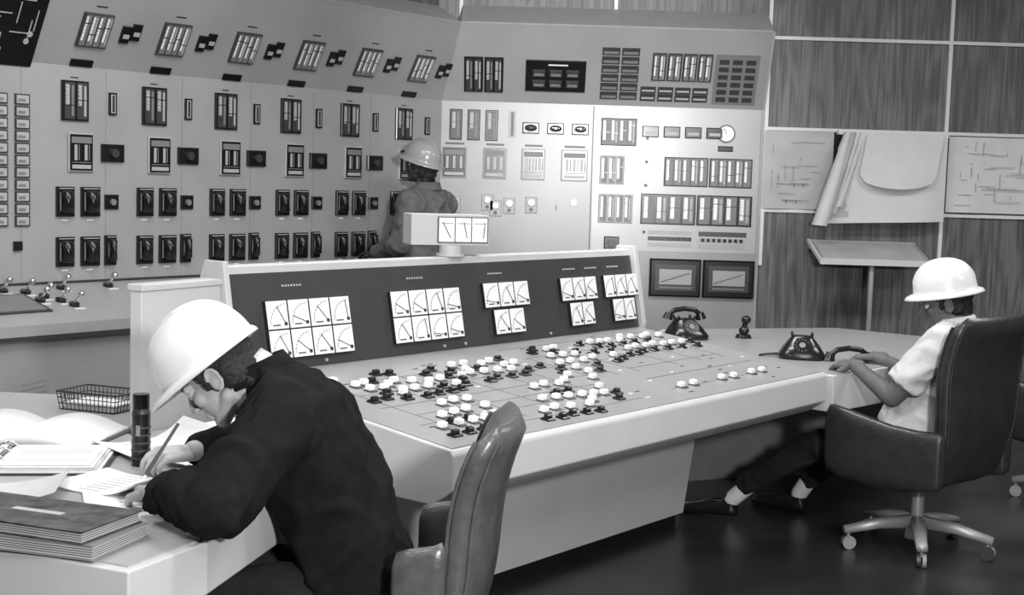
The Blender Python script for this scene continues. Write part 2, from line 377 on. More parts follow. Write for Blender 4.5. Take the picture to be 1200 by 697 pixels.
W=[(.24,.77),(.28,.70),(.33,.71),(.29,.64),(.35,.63),(.46,.69),(.45,.58),(.52,.66),(.52,.58),(.58,.63),(.65,.64),(.65,.56),(.40,.66),(.39,.58),(.36,.55),
(.86,.77),(.93,.77),(1.0,.74),(1.07,.76),(1.08,.69),(.77,.64),(.84,.66),(.91,.65),(.98,.64),(1.05,.63),(.86,.70),(1.15,.70),
(1.51,.81),(1.57,.82),(1.42,.72),(1.49,.71),(1.56,.70),(1.35,.62),(1.42,.62),(1.5,.61),(1.59,.63),(1.73,.62),(1.35,.54),
(.90,.40),(.97,.41),(1.04,.39),(1.11,.42),(1.34,.47),(1.27,.40),(1.2,.47),(.78,.27),(.85,.26),(.91,.25),(.98,.24),(1.04,.23),(1.09,.22),(1.16,.29),
(.65,.16),(.72,.17),(.79,.15),(.89,.14),(.96,.18),(.38,.39),(.45,.40),(.51,.39),(.26,.28),(.33,.29),(.40,.30),(.50,.30),(.16,.19),(.24,.19),(.31,.19),(.37,.19),(.44,.21),(.51,.22),
(1.85,.83),(1.91,.82),(1.97,.82),(2.04,.80),(2.11,.85),(2.17,.83),(2.24,.81),(2.3,.83),(2.36,.80),(1.93,.68),(2.0,.69),(2.07,.68),(2.14,.69),(2.2,.67),(2.27,.67),(2.34,.66),
(1.52,.15),(1.61,.15),(1.83,.15),(1.92,.145),(2.08,.15),(2.17,.15)]
K=[(.19,.52),(.26,.53),(.33,.50),(.42,.49),(.48,.80),(.53,.78),(.49,.50),(.56,.50),(.62,.51),(.69,.55),(.73,.60),(.83,.55),(.89,.57),(.97,.56),(1.05,.56),(1.12,.60),(1.23,.51),(.66,.72),(.73,.76),(.72,.66),
(1.15,.78),(1.22,.62),(1.40,.80),(1.45,.84),(1.5,.77),(1.62,.74),(1.66,.55),(1.73,.57),(1.42,.47),(1.83,.77),(1.77,.83),(1.82,.60),(1.89,.60),(1.96,.62),(2.05,.62),(2.15,.61),(2.25,.60),(2.37,.59),(2.42,.66),(1.7,.70),
(.58,.09),(.65,.08),(.72,.09),(.79,.08),(.86,.07),(1.09,.15),(.92,.31),(.99,.31),(.13,.11),(.2,.11),(.27,.11),(.34,.12),(.24,.22),(.32,.22),(.43,.14),(1.16,.21),
(.58,.56),(.79,.71),(.93,.70),(1.8,.68),(.31,.58),(.38,.72),(1.9,.75),(2.0,.75),(2.1,.76),(2.2,.75),(1.28,.56),(1.5,.54)]
for s,t in W:
    b.cham(s-.017,s+.017,t-.024,t+.014,.003,.008,DGR,.003);b.cham(s-.0135,s+.0135,t-.010,t+.011,.008,.025,KEYW,.003)  # dark plate under each white cap stands in for the key's shadow
for s,t in K:
    b.cham(s-.020,s+.020,t-.018,t+.016,.003,.011,BLK,.003);b.cham(s-.013,s+.013,t-.008,t+.008,.011,.024,BLK,.003)
b.obj('keys',con)
b=MB(DK)
for t,s0,s1 in ((.74,.2,1.2),(.60,.2,1.8),(.60,1.85,2.42),(.45,.15,1.45),(.34,.2,1.2),(.245,.12,1.2),(.12,.5,1.2),(.75,1.3,2.42),(.9,1.3,2.4),(.45,1.6,2.3),(.3,1.5,2.35),(.15,1.45,2.2)):
    b.box(s0,s1,t-.0015,t+.0015,.003,.0045,MGR)
for s in (.2,.4,.55,.75,.95,1.1,1.3,1.45,1.6,1.9,2.1,2.3): b.box(s-.0015,s+.0015,.15 if s<1.2 else .4,.75,.003,.0045,MGR)
for _ in range(70):
    s=.1+random.random()*2.3;t=.05+random.random()*.88;b.box(s,s+.025,t,t+.006,.003,.0046,WHT if random.random()<.4 else DGR)
b.obj('mimic_lines',con)
hu=(T*.075+Z*.36).normalized();HU=frame(O+T*.99+Z*.89,D,hu)
b=MB(HU);b.box(.012,2.488,.002,.35,0,.006,DARKP)
def dial(u,v,w,h):
    b.box(u+.0015,u+w-.0015,v+.0015,v+h-.0015,.006,.022,WHT)
    b.box(u+.001,u+w-.001,v,v+.002,.006,.023,BLK);b.box(u,u+.0015,v,v+h,.006,.023,BLK)
    c=(u+w*.85,v+h*.18);an=math.radians(95+random.random()*80)
    for i in range(9):
        q=math.radians(90+i*11.25);r=h*.66
        b.line((c[0]+r*math.cos(q),c[1]+r*math.sin(q)),(c[0]+r*1.1*math.cos(q),c[1]+r*1.1*math.sin(q)),.0016,.022,.0232,MGR)
        q2=math.radians(90+(i+1)*11.25)
        if i<8: b.line((c[0]+r*math.cos(q),c[1]+r*math.sin(q)),(c[0]+r*math.cos(q2),c[1]+r*math.sin(q2)),.0011,.022,.0232,MGR)
    b.line(c,(c[0]+h*.7*math.cos(an),c[1]+h*.7*math.sin(an)),.0022,.023,.0245,BLK)
    b.box(u+w*.25,u+w*.6,v+h*.12,v+h*.17,.022,.0232,INK);b.cyl(c,h*.07,.022,.025,DGR,10)
for r in range(2):
    for i in range(4): dial(.15+.1025*i,.04+.105*r,.1,.103);dial(.78+.1025*i,.048+.103*r,.1,.101)
for u0,u1,w in ((1.34,1.40,.102),(1.88,1.94,.093),(2.22,2.28,.093)):
    for i in range(3): dial(u0+w*i,.155,w-.002,.105)
    for i in range(2): dial(u1+w*i-.01,.04,w-.002,.105)
for u in (.30,.95,1.45,1.98,2.15,2.33):
    for i in range(7): b.box(u+.014*i-.05,u+.014*i-.042,.297,.304,.006,.0075,LGR)
for u in (.42,1.07,1.2,1.78): b.cyl((u,.02),.006,.006,.012,LGR)
b.obj('meter_panel',con)
wing=MB();Mw=frame(V((-.985,4.66,0)),V((-.47,-.883,0)).normalized(),Z);wing.M=Mw
wing.box(0.0,.40,0,1.20,0,.05,CON);wing.box(-.01,.405,1.20,1.222,-.008,.058,CON);wing.obj('console_wing',con,.004)
# meter box on the hutch
e0=O+D*1.22+T*1.10+Z*1.263
ds=empty('desk_meter_box',e0)
b=MB();b.M=Matrix.Translation(e0);b.cyl((0,0),.06,0,.012,CON,20);b.cyl((0,0),.048,.012,.045,CON,20);b.obj('post',ds)
bd=V((.95,.30,0)).normalized();b=MB(frame(e0+Z*.045-bd*.165+V((0,-.02,0)),bd,Z))
b.box(0,.33,0,.125,-.15,0,CON);b.box(.11,.325,.010,.117,0,.006,DGR)
for i in range(3):
    u=.114+.07*i;b.box(u,u+.066,.014,.113,.006,.012,WHT);b.line((u+.05,.03),(u+.015+.02*i,.095),.003,.012,.0135,BLK);b.line((u+.01,.09),(u+.058,.09),.002,.012,.0135,INK)
b.obj('meter_box',ds,.004)
# right table
tb_=MB();tb_.prism([(1.43,5.97),(1.80,6.35),(2.6,7.45),(1.9,8.0),(.85,7.65),(.60,6.70)],.60,.765,CON)
rt=tb_.obj('side_table',None,.005)
b=MB();b.prism([(1.45,5.99),(1.79,6.37),(2.58,7.45),(1.9,7.97),(.87,7.63),(.62,6.72)],.765,.769,CONTOP)
b.obj('table_top',rt);b=MB();b.prism([(2.2,7.35),(2.5,7.45),(1.9,7.9),(.9,7.55),(.95,7.2),(1.7,7.5)],0,.6,MGR);b.obj('pedestal',rt)
# writer's desk
b=MB();P=[(-.79,2.81),(-.68,3.06),(-.46,4.20),(-.93,4.58),(-1.19,4.28),(-1.24,4.30),(-1.10,4.95),(-2.4,5.05),(-2.25,3.45)]
b.prism(P,.62,.746,CON);wd=b.obj('writing_desk',None,.005)
b=MB();P=[(-.80,2.84),(-.70,3.06),(-.48,4.19),(-.93,4.55),(-1.19,4.26),(-1.25,4.29),(-1.12,4.92),(-2.38,5.02),(-2.23,3.47)]
b.prism(P,.746,.75,DESKT);b.obj('desk_top',wd)
b=MB();b.prism([(-.84,2.87),(-.80,2.98),(-2.2,3.65),(-2.25,3.5)],0,.62,CON);b.prism([(-1.3,4.4),(-1.25,4.85),(-2.3,4.95),(-2.25,3.7),(-2.0,3.6)],0,.62,CON);b.obj('pedestal',wd)
# ------------------------------------------------------------ desk clutter
zt=.75
def sheet(name,x,y,w,h,ang,z,t=.002,m=PAPER,lines=8,curl=.0):
    b=MB();b.M=Matrix.Translation((x,y,z))@Matrix.Rotation(math.radians(ang),4,'Z')
    n=10;vs=[];fs=[]
    for i in range(n+1):
        g=i/n;zz=curl*max(0,g-.55)**2*4+curl*.4*max(0,.25-g)*2
        xx=-w/2+w*g
        vs+=[(xx,-h/2,zz+t),(xx,h/2,zz+t),(xx,-h/2,zz),(xx,h/2,zz)]
    for i in range(n):
        a_=4*i;c_=a_+4;fs+=[(a_,c_,c_+1,a_+1),(a_,a_+2,c_+2,c_),(a_+1,c_+1,c_+3,a_+3),(a_+2,a_+3,c_+3,c_+2)]
    fs+=[(0,1,3,2),(4*n,4*n+2,4*n+3,4*n+1)]
    b.add(vs,fs,m)
    for i in range(lines):
        yy=-h/2+h*(i+1)/(lines+1);b.box(-w*.22,w*(.02+.03*random.random()),yy-.0012,yy+.0012,t,t+.0006,MGR)
    return b.obj(name)
sheet('paper_sheet',-.93,3.45,.30,.40,20,zt,.002,PAPER,10,.02)
sheet('paper_sheet',-1.02,3.55,.28,.22,-25,zt+.003,.003,PAPER,8,.05)
sheet('paper_sheet',-1.34,3.42,.40,.24,10,zt,.002,PAPERG,8,.04)
sheet('paper_sheet',-1.05,4.05,.30,.28,40,zt,.002,PAPER,6,.08)
sheet('paper_sheet',-.85,3.95,.3,.25,15,zt,.002,PAPER,6,.10)
sheet('paper_sheet',-.80,4.20,.24,.2,-35,zt+.002,.03,PAPER,0,.12)
# open ring binder
b=MB();b.M=Matrix.Translation((-1.42,3.78,zt))@Matrix.Rotation(math.radians(8),4,'Z')
b.box(-.30,.30,-.15,.15,0,.005,BLK)
for s in (-1,1):
    for q in range(4):
        x0,x1=sorted((s*.012,s*(.285-.008*q)));b.box(x0,x1,-.135+.004*q,.14,.005+.006*q,.0095+.006*q,PAPER if q!=1 else PAPERG)
    for i in range(9): 
        x0,x1=sorted((s*.04,s*.24));b.box(x0,x1,-.11+.026*i,-.107+.026*i,.0275,.028,MGR)
for y in (-.09,0,.09):
    for i in range(8):
        t0=math.pi*i/8;t1=math.pi*(i+1)/8;b.tube((.03*math.cos(t0),y,.012+.035*math.sin(t0)),(.03*math.cos(t1),y,.012+.035*math.sin(t1)),.0025,.0025,CHR,8)
b.tube((-.0,-.13,.03),(0,.13,.03),.004,.004,CHR,8)
b.obj('ring_binder')
# ledgers
for j,(x,y,an,t,w,h,mm) in enumerate(((-1.11,3.04,-17,.034,.55,.22,MGR),(-1.12,3.05,-20,.028,.54,.215,MOT))):
    b=MB();z=zt+.002+(.035 if j else 0);b.M=Matrix.Translation((x,y,z))@Matrix.Rotation(math.radians(an),4,'Z')
    b.box(-w/2,w/2,-h/2,h/2,0,.003,mm);b.box(-w/2+.006,w/2-.006,-h/2+.006,h/2-.006,.003,t-.003,LGR);b.box(-w/2,w/2,-h/2,h/2,t-.003,t,mm)
    b.box(-w/2,-w/2+.004,-h/2,h/2,0,t,mm)
    for i in range(4): b.box(-w/2+.006,w/2-.005,-h/2+.0055,-h/2+.006,.007+.005*i,.0085+.005*i,DGR);b.box(w/2-.006,w/2-.0055,-h/2+.006,h/2-.006,.007+.005*i,.0085+.005*i,DGR)
    if j: b.box(.0,w*.25,-.01,.01,t,t+.001,LGR)
    b.obj('ledger_book')
# open book
b=MB();b.M=Matrix.Translation((-1.52,4.2,zt))@Matrix.Rotation(math.radians(-8),4,'Z')
for s in (-1,1):
    vs=[];n=12
    for i in range(n+1):
        x=s*.28*i/n;z=.010+.038*math.sin(math.pi*min(1,(i/n)*.95+.08))
        vs+=[(x,-.17,z),(x,.17,z),(x,-.17,.0),(x,.17,.0)]
    fs=[]
    for i in range(n):
        a_=4*i;c_=a_+4;fs+=[(a_,c_,c_+1,a_+1),(a_,a_+2,c_+2,c_),(a_+1,c_+1,c_+3,a_+3),(a_+2,a_+3,c_+3,c_+2)]
    fs+=[(0,1,3,2),(4*n,4*n+2,4*n+3,4*n+1)]
    b.add(vs,fs,PAPER,True)
b.box(-.3,.3,-.18,.18,-.0,.004,DGR)
b.obj('open_book')
# flashlight standing
b=MB(Matrix.Translation((-1.04,3.82,zt)));b.cyl((0,0),.026,0,.15,BLK,20);b.cyl((0,0),.026,.15,.165,DGR,20,.022);b.cyl((0,0),.0235,.165,.205,BLK,20)
for i in range(5): b.cyl((0,0),.0275,.02+.022*i,.026+.022*i,DGR,20)
b.box(-.006,.006,-.032,-.026,.09,.12,CHR);b.obj('flashlight')
# wire basket
b=MB(Matrix.Translation((-1.42,4.70,zt))@Matrix.Rotation(math.radians(-20),4,'Z')@Matrix.Scale(.64,4))
for i in range(15):
    x=-.19+.38*i/14
    for y in (-.13,.13): b.tube((x*.92,y*.92,.0),(x,y,.10),.0025,.0025,DGR,6)
    b.tube((x*.92,-.12,.002),(x*.92,.12,.002),.002,.002,DGR,6)
for i in range(10):
    y=-.13+.26*i/9
    for x in (-.19,.19): b.tube((x*.92,y*.92,0),(x,y,.10),.0025,.0025,DGR,6)
for z,s in ((.002,.92),(.035,.95),(.067,.975),(.10,1)):
    for q in range(4):
        c4=[(-.19,-.13),(.19,-.13),(.19,.13),(-.19,.13)];a_=c4[q];c_=c4[(q+1)%4]
        b.tube((a_[0]*s,a_[1]*s,z),(c_[0]*s,c_[1]*s,z),.005 if z>.08 else .0025,.005 if z>.08 else .0025,DGR,6)
b.box(-.16,.16,-.1,.1,.005,.04,PAPER);b.obj('wire_basket')
# ------------------------------------------------------------ telephones
def telephone(name,x,y,z,ang,off=False):
    e=empty(name,(x,y,z));M=Matrix.Translation((x,y,z))@Matrix.Rotation(math.radians(ang),4,'Z')
    b=MB(M)
    b.loft([((0,0,0),(.11,0,0),(0,.10,0)),((0,0,.02),(.11,0,0),(0,.10,0)),((0,.015,.06),(.085,0,0),(0,.075,0)),((0,.03,.095),(.055,0,0),(0,.04,0)),((0,.03,.105),(.05,0,0),(0,.035,0))],BLK,28,3)
    for s in (-1,1): b.cap((s*.045,.005,.10),.008,(s*.045,.055,.10),.008,BLK);b.cap((s*.045,.005,.10),.007,(s*.048,.0,.115),.006,BLK);b.cap((s*.045,.055,.10),.007,(s*.048,.06,.115),.006,BLK)
    b.obj('body',e)
    Md=M@Matrix.Translation((0,-.052,.062))@Matrix.Rotation(math.radians(52),4,'X');b=MB(Md)
    b.cyl((0,0),.042,-.01,.008,BLK,24);b.cyl((0,0),.015,.008,.012,MGR,20)
    for i in range(10): q=math.radians(30+i*30);b.cyl((.031*math.cos(q),.031*math.sin(q)),.005,.008,.0095,DGR,10)
    b.obj('dial',e)
    Mh=M@Matrix.Translation((0,.03,.125))
    if off: Mh=M@Matrix.Translation((.22,-.02,.03))@Matrix.Rotation(.35,4,'Z')
    b=MB(Mh)
    pts=[(-.09,0,0),(-.06,0,.022),(0,0,.03),(.06,0,.022),(.09,0,0)]
    for i in range(4): b.cap(pts[i],.013,pts[i+1],.013,BLK)
    for s in (-1,1): b.tube((s*.09,0,.008),(s*.1,0,-.025),.02,.029,BLK,20)
    b.obj('handset',e)
    b=MB(M);pr=None
    for i in range(60):
        t=i/59;q=V((-.10-.10*t+.006*math.cos(i*1.6),.02-.10*t*t+.006*math.sin(i*1.6),.012+.004*math.sin(i*1.6)))
        if pr is not None: b.tube(pr,q,.003,.003,BLK,5)
        pr=q
    b.obj('cord',e)
    return e
telephone('telephone',.93,7.2,.77,20)
telephone('telephone',1.40,6.52,.77,-10,True)
b=MB(Matrix.Translation((1.25,7.30,.77)));b.cyl((0,0),.045,0,.02,BLK,20,.036);b.cap((0,0,.03),.016,(.008,0,.085),.015,BLK);b.ell((.01,-.008,.098),(.026,.026,.024),BLK);b.ell((0,-.012,.04),(.028,.03,.025),BLK);b.obj('intercom_handset')
# ------------------------------------------------------------ wall papers and shelf
def drawing(x0,x1,z0,z1,m,n,off=.012):
    b=MB(BP);g=10;vs=[];fs=[]
    for j in range(g+1):
        for i in range(g+1):
            u=x0+(x1-x0)*i/g;v=z0+(z1-z0)*j/g
            vs.append((u,v,off-.03+.012*math.sin(i*.9)*(1-j/g)))
    for j in range(g):
        for i in range(g): k=j*(g+1)+i;fs.append((k,k+1,k+g+2,k+g+1))
    b.add(vs,fs,m,True)
    for _ in range(n):
        u=x0+.05+random.random()*(x1-x0-.2);v=z0+.05+random.random()*(z1-z0-.12)
        if random.random()<.6: b.box(u,min(u+.02+random.random()*.18,x1-.02),v,v+.003,-.004,.0,INKL)
        else: b.box(u,u+.003,v,min(v+.02+random.random()*.1,z1-.03),-.004,.0,INKL)
    return b
b=drawing(2.36,2.86,1.42,1.985,PAPERG,18)
for u,v in ((2.55,1.60),(2.50,1.48)):
    b.box(u,u+.14,v,v+.005,0,.002,INK);b.box(u+.03,u+.034,v-.02,v,0,.002,INK);b.box(u+.1,u+.104,v-.02,v,0,.002,INK)
b.obj('wall_drawing')
b=drawing(3.70,4.6,1.43,1.98,PAPER,36);b.box(3.95,4.3,1.60,1.604,0,.002,MGR);b.obj('wall_drawing')
e=empty('hanging_drawing_sheets',(2.6,9.95,2.0))
for L in range(4):
    b=MB(BP);nu,nv=26,12;vs=[];fs=[]
    xl=2.93+.04*L;xr=3.66-.01*L;zb=1.36+.045*L;nn=.02+.02*(3-L)
    for j in range(nv+1):
        f=j/nv;zz=1.985-(1.985-zb)*f
        for i in range(nu+1):
            g=i/nu;r=.028+.045*f
            arc=g*(xr-xl+.25+.1*f)
            flat=(xr-xl)+.05*f
            u=xr-arc;n=nn+.05*f*math.sin(g*2.2)+.022*math.sin(g*9+L)*f;z=zz
            if arc>flat:
                t=(arc-flat)/r;u=xr-flat-r*math.sin(t);n=n+r*(1-math.cos(t))
            u-=.16*f*(g);z+= -.05*g*f
            vs.append((u,z,n))
    for j in range(nv):
        for i in range(nu): k=j*(nu+1)+i;fs.append((k,k+1,k+nu+2,k+nu+1))
    b.add(vs,fs,PAPER if L!=1 else PAPERG,True);b.obj('sheet_%d'%(L+1),e)
b=MB(BP);vs=[];fs=[];nu=16
for j in range(9):
    f=j/8
    for i in range(nu+1):
        g=i/nu;x=3.07+.55*g;sag=.10*math.sin(math.pi*g)**.4
        vs.append((x-.05*f,1.975-(.29+sag)*f,.115+.05*f*math.sin(math.pi*g)+.03*f))
for j in range(8):
    for i in range(nu): k=j*(nu+1)+i;fs.append((k,k+1,k+nu+2,k+nu+1))
b.add(vs,fs,PAPER,True);b.obj('folded_sheet',e)
b=MB(BP);b.box(2.88,3.68,1.97,2.0,-.02,.04,TRIM);b.obj('clamp_strip',e)
b=MB(BP);b.box(2.84,3.1,1.5,1.985,-.03,-.02,BLK);b.obj('backing_board',e)
b=MB();b.M=Matrix((X,V((0,-1,-.27)).normalized(),V((0,-.27,1)).normalized())).transposed().to_4x4();b.M.translation=V((2.16,10.03,1.20))
b.box(0,.78,0,.5,-.02,0,LGR);b.box(.03,.75,.03,.46,0,.003,PAPERG);b.box(-.005,.785,.48,.505,-.02,.018,TRIM);b.box(-.01,.01,0,.5,-.02,.006,TRIM)
b.M=I4;b.tube((2.53,9.62,1.06),(2.53,9.62,.0),.018,.018,LGR);b.box(2.16,2.94,10.0,10.05,1.13,1.2,LGR);b.cyl((2.53,9.62),.14,0,.02,DGR,20);b.obj('drafting_shelf')
# ------------------------------------------------------------ chairs
def chair(name,x,y,ang,leather,top=1.04,wide=.27,rec=.12,solid=True,base_a=0,dz=0):
    e=empty(name,(x,y,0));M=Matrix.Translation((x,y,0))@Matrix.Rotation(ang,4,'Z')
    b=MB(M)
    b.loft([((0,.02,.36),(.22,0,0),(0,.21,0)),((0,.02,.38),(.255,0,0),(0,.25,0)),((0,.02,.45),(.26,0,0),(0,.255,0)),((0,.02,.475),(.235,0,0),(0,.23,0)),((0,.02,.48),(.15,0,0),(0,.15,0))],leather,32,4);b.obj('seat',e)
    b=MB(M);vs=[];fs=[];nz=18;k=28;prof=[]
    for j in range(nz+1):
        f=j/nz;z=.36+(top-.36)*f;w=wide*(.84+.16*math.sin(math.pi*min(1,f*.75)));th_=.042
        edge=min(1,(1-f)*12,f*9+.3);edge=math.sqrt(max(.02,1-(1-edge)**2))
        w*=.88+.12*edge;th_*=edge
        yc=-.235-rec*f-.02*math.sin(f*6);prof.append((w,yc,z,th_))
        for i in range(k):
            t=6.28318*i/k;cx=math.cos(t);sy=math.sin(t)
            xx=math.copysign(abs(cx)**.45,cx)*w;yy=math.copysign(abs(sy)**.6,sy)*th_
            vs.append((xx,yc+yy+.05*(xx/wide)**2,z))
    for j in range(nz):
        for i in range(k): fs.append((j*k+i,j*k+(i+1)%k,(j+1)*k+(i+1)%k,(j+1)*k+i))
    fs+=[tuple(reversed(range(k))),tuple(range(nz*k,(nz+1)*k))]
    b.add(vs,fs,leather,True)
    for s in (-1,1):
        for off in (-.7,.7):
            for j in range(1,nz-1):
                P=[]
                for q in (j,j+1): w_,yc,z,t_=prof[q];P.append(V((s*w_*.965,yc+off*t_+.05*(w_*.96/wide)**2,z)))
                b.tube(P[0],P[1],.006,.006,leather,6)
    b.obj('backrest',e)
    for s in (-1,1):
        b=MB(M);A=[]
        prf=((-.27,.36,.57),(-.25,.34,.59),(-.14,.32,.585),(-.02,.31,.59),(.10,.31,.61),(.21,.32,.63),(.28,.34,.64),(.30,.39,.61)) if solid else ((-.25,.44,.69),(-.24,.42,.71),(-.22,.42,.70),(-.16,.42,.69),(-.13,.44,.68),(-.12,.47,.65))
        for q,(yy,zl,zh) in enumerate(prf):
            h=(zh-zl)/2;A.append(((s*(.285 if solid else .24),yy,zl+h),((.035 if solid else .028) if 0<q<len(prf)-1 else .018,0,0),(0,0,h)))
        b.loft(A,leather,24,3.5)
        b.obj('arm_%d'%(1 if s<0 else 2),e)
    b=MB(M);b.tube((0,0,.1),(0,0,.30),.028,.028,METG,16);b.box(-.11,.11,-.12,.1,.30,.37,DGR);b.tube((0,0,.05),(0,0,.14),.05,.045,METG,18)
    b.tube((.1,.05,.31),(.22,.08,.33),.008,.008,CAST)
    for i in range(5):
        q=base_a+i*2*math.pi/5;d=V((math.cos(q),math.sin(q),0));s_=V((-d.y,d.x,0))
        b.loft([(V((0,0,.125))+d*.02,s_*.03,Z*.03),(V((0,0,.115))+d*.18,s_*.028,Z*.024),(V((0,0,.085))+d*.33,s_*.024,Z*.016)],METG,12,3)
        c=d*.31;b.tube((c.x,c.y,.045),(c.x,c.y,.09),.008,.008,CAST,8)
        for ss in (-1,1): cc=c+s_*ss*.012;b.tube(cc+V((0,0,.03))-s_*.008,cc+V((0,0,.03))+s_*.008,.03,.03,CAST if ss>0 else DGR,16)
    b.obj('swivel_base',e);return e
angT=math.atan2(T.y,T.x)-math.pi/2
chair('swivel_armchair',1.83,5.97,angT-.14,LEA,1.075,.31,.13,True,math.radians(194)-angT)
chair('swivel_armchair',2.98,7.0,angT-.2,LEA,1.07,.29,.12,True,.9)
chair('office_chair',-.375,3.50,math.radians(86),LEAB,.99,.235,.17,False,.3)
# ------------------------------------------------------------ hard hats
def hat(name,c,fwd,up,m,ridges=3,brim=.035,peak=.03,sc_=1.0):
    fwd=V(fwd).normalized();up=V(up);up=(up-fwd*up.dot(fwd)).normalized();rt=fwd.cross(up)
    M=Matrix((rt,fwd,up)).transposed().to_4x4();M.translation=V(c)
    ku,kv=72,22;vs=[];fs=[]
    for j in range(kv+5):
        for i in range(ku):
            t=2*math.pi*i/ku;cx=math.cos(t);sy=math.sin(t)
            if j<=kv:
                ph=(math.pi/2)*j/kv;rr=math.sin(ph)**.92;hh=math.cos(ph)**.85
                x=.112*rr*cx;y=.135*rr*sy;z=.135*hh
                if ridges>=1: 
                    r_=.008*math.exp(-(x/.008)**2)*(1 if ph<1.35 else 0)
                    if ridges>=3: r_+=.006*(math.exp(-((x-.04)/.007)**2)+math.exp(-((x+.04)/.007)**2))*(1 if ph<1.2 else 0)
                    z+=r_*hh**.5;y*=1+r_*2.0
            else:
                g=(j-kv)/4;ex=brim+peak*max(0,sy)**3
                x=(.112+ex*g)*cx;y=(.135+ex*g)*sy;z=-.014*g**1.3-(.006 if j==kv+4 else 0)
            vs.append((x*sc_,y*sc_,z*sc_))
    for j in range(kv+4):
        for i in range(ku): fs.append((j*ku+i,j*ku+(i+1)%ku,(j+1)*ku+(i+1)%ku,(j+1)*ku+i))
    b=MB(M);b.add(vs,fs,m,True);o=b.obj(name)
    md=o.modifiers.new('s','SOLIDIFY');md.thickness=.004;return o
# ------------------------------------------------------------ people
def head(parent,c,fwd,up,skin,down=False,hs=1.0):
    fwd=V(fwd).normalized();up=V(up);up=(up-fwd*up.dot(fwd)).normalized();rt=fwd.cross(up)
    M=Matrix((rt,fwd,up)).transposed().to_4x4();M.translation=V(c);M=M@Matrix.Scale(hs,4)
    b=MB(M);s=skin
    b.ell((0,-.015,.03),(.074,.094,.088),s);b.ell((0,.028,-.03),(.060,.062,.078),s);b.ell((0,.064,-.096),(.026,.024,.02),s)
    for q in (-1,1):
        b.cap((q*.052,-.005,-.055),.02,(q*.02,.062,-.096),.017,s);b.ell((q*.038,.06,-.022),(.024,.022,.024),s)
        b.ell((q*.076,-.012,-.006),(.008,.018,.03),s,Matrix.Rotation(.25,3,'X'))
        for i in range(7):
            t0=math.radians(-100+i*38);t1=t0+math.radians(38)
            P_=lambda t:V((q*.083,-.012-.018*math.cos(t)*1.0,-.004+.030*math.sin(t)))
            b.cap(P_(t0),.0042,P_(t1),.0042,s)
        b.cap((q*.012,.088,.021),.011,(q*.046,.074,.018),.011,s)
        b.ell((q*.011,.101,-.036),(.009,.010,.008),s)
        if down: b.ell((q*.031,.076,-.002),(.015,.014,.0125),s)
    b.cap((0,.086,.012),.009,(0,.108,-.026),.0105,s);b.ell((0,.109,-.032),(.011,.011,.010),s)
    b.cap((-.018,.083,-.062),.0065,(.018,.083,-.062),.0065,s);b.cap((-.016,.081,-.074),.0075,(.016,.081,-.074),.0075,s)
    b.cap((0,-.03,-.04),.058,(0,-.055,-.13),.056,s)
    b.blob('head',parent,.0036,3)
    b=MB(M)
    for q in (-1,1):
        if not down:
            b.ell((q*.031,.0765,-.002),(.0125,.0125,.0115),EYEW);b.ell((q*.031,.0865,-.002),(.0055,.003,.0055),BLK)
        else: b.cap((q*.018,.0895,-.010),.0014,(q*.044,.083,-.010),.0014,HAIR)
        b.cap((q*.014,.098,.024),.0035,(q*.046,.084,.026),.003,HAIR)
    b.cap((-.016,.0895,-.068),.0016,(.016,.0895,-.068),.0016,DGR);b.obj('eyes_and_brows',parent)
    b=MB(M);b.ell((0,-.024,.036),(.080,.096,.088),HAIR);b.ell((0,-.062,-.025),(.066,.048,.06),HAIR);b.cap((-.045,-.075,-.07),.024,(.045,-.075,-.07),.024,HAIR)
    for q in (-1,1): b.cap((q*.072,.018,.03),.011,(q*.073,.012,-.012),.008,HAIR);b.ell((q*.064,-.045,-.01),(.022,.03,.045),HAIR)
    b.blob('hair',parent,.005,2,.004,60)
    return M
def hand(parent,w,d,pn,side,skin,curl=.5,name='hand',pinch=False):
    d=V(d).normalized();pn=V(pn);pn=(pn-d*pn.dot(d)).normalized();lat=d.cross(pn)*side
    w=V(w);b=MB();P_=lambda x,y,z:w+lat*x+d*y+pn*z
    for x in (-.028,-.010,.009,.027): b.cap(P_(x*.75,.012,0),.0145,P_(x,.078,0),.0115,skin)
    b.cap(P_(0,-.04,0),.026,P_(0,.012,0),.024,skin);b.ell(P_(.02,.03,.010),(.016,)*3,skin)
    for x,L,cu in ((.030,.070,.8 if pinch else 1),(.010,.078,1),(-.010,.072,1.1),(-.029,.058,1.2)):
        q=P_(x,.082,0);an=.15;dirv=lambda a_:(d*math.cos(a_)+pn*math.sin(a_))
        r=.0092
        for s_,f in ((.45,1),(.31,.9),(.24,.8)):
            an+=curl*cu;q2=q+dirv(an)*L*s_+lat*x*.03
            b.cap(q,r,q2,r*.92,skin);q=q2;r*=.92
    q=P_(.026,.018,.006);v=(lat*.75+d*.62+pn*.25).normalized();q2=q+v*.038;b.cap(q,.0135,q2,.011,skin)
    v2=(lat*.05+d*.85+pn*.55).normalized();q3=q2+v2*.028;b.cap(q2,.0108,q3,.0098,skin);v3=(d*.7+pn*.75-lat*.25).normalized();b.cap(q3,.0095,q3+v3*.022,.0085,skin)
    b.blob(name,parent,.0032,2)
def torso(b,secs,lat,m):
    S=[];n=len(secs);lat=V(lat).normalized()
    for i,(c,hw,hd) in enumerate(secs):
        a_=V(secs[max(0,i-1)][0]);c_=V(secs[min(n-1,i+1)][0]);sp=(c_-a_).normalized()
        dp=sp.cross(lat).normalized();S.append((V(c),lat*hw,dp*hd))
    b.loft(S,m,32,2.4)
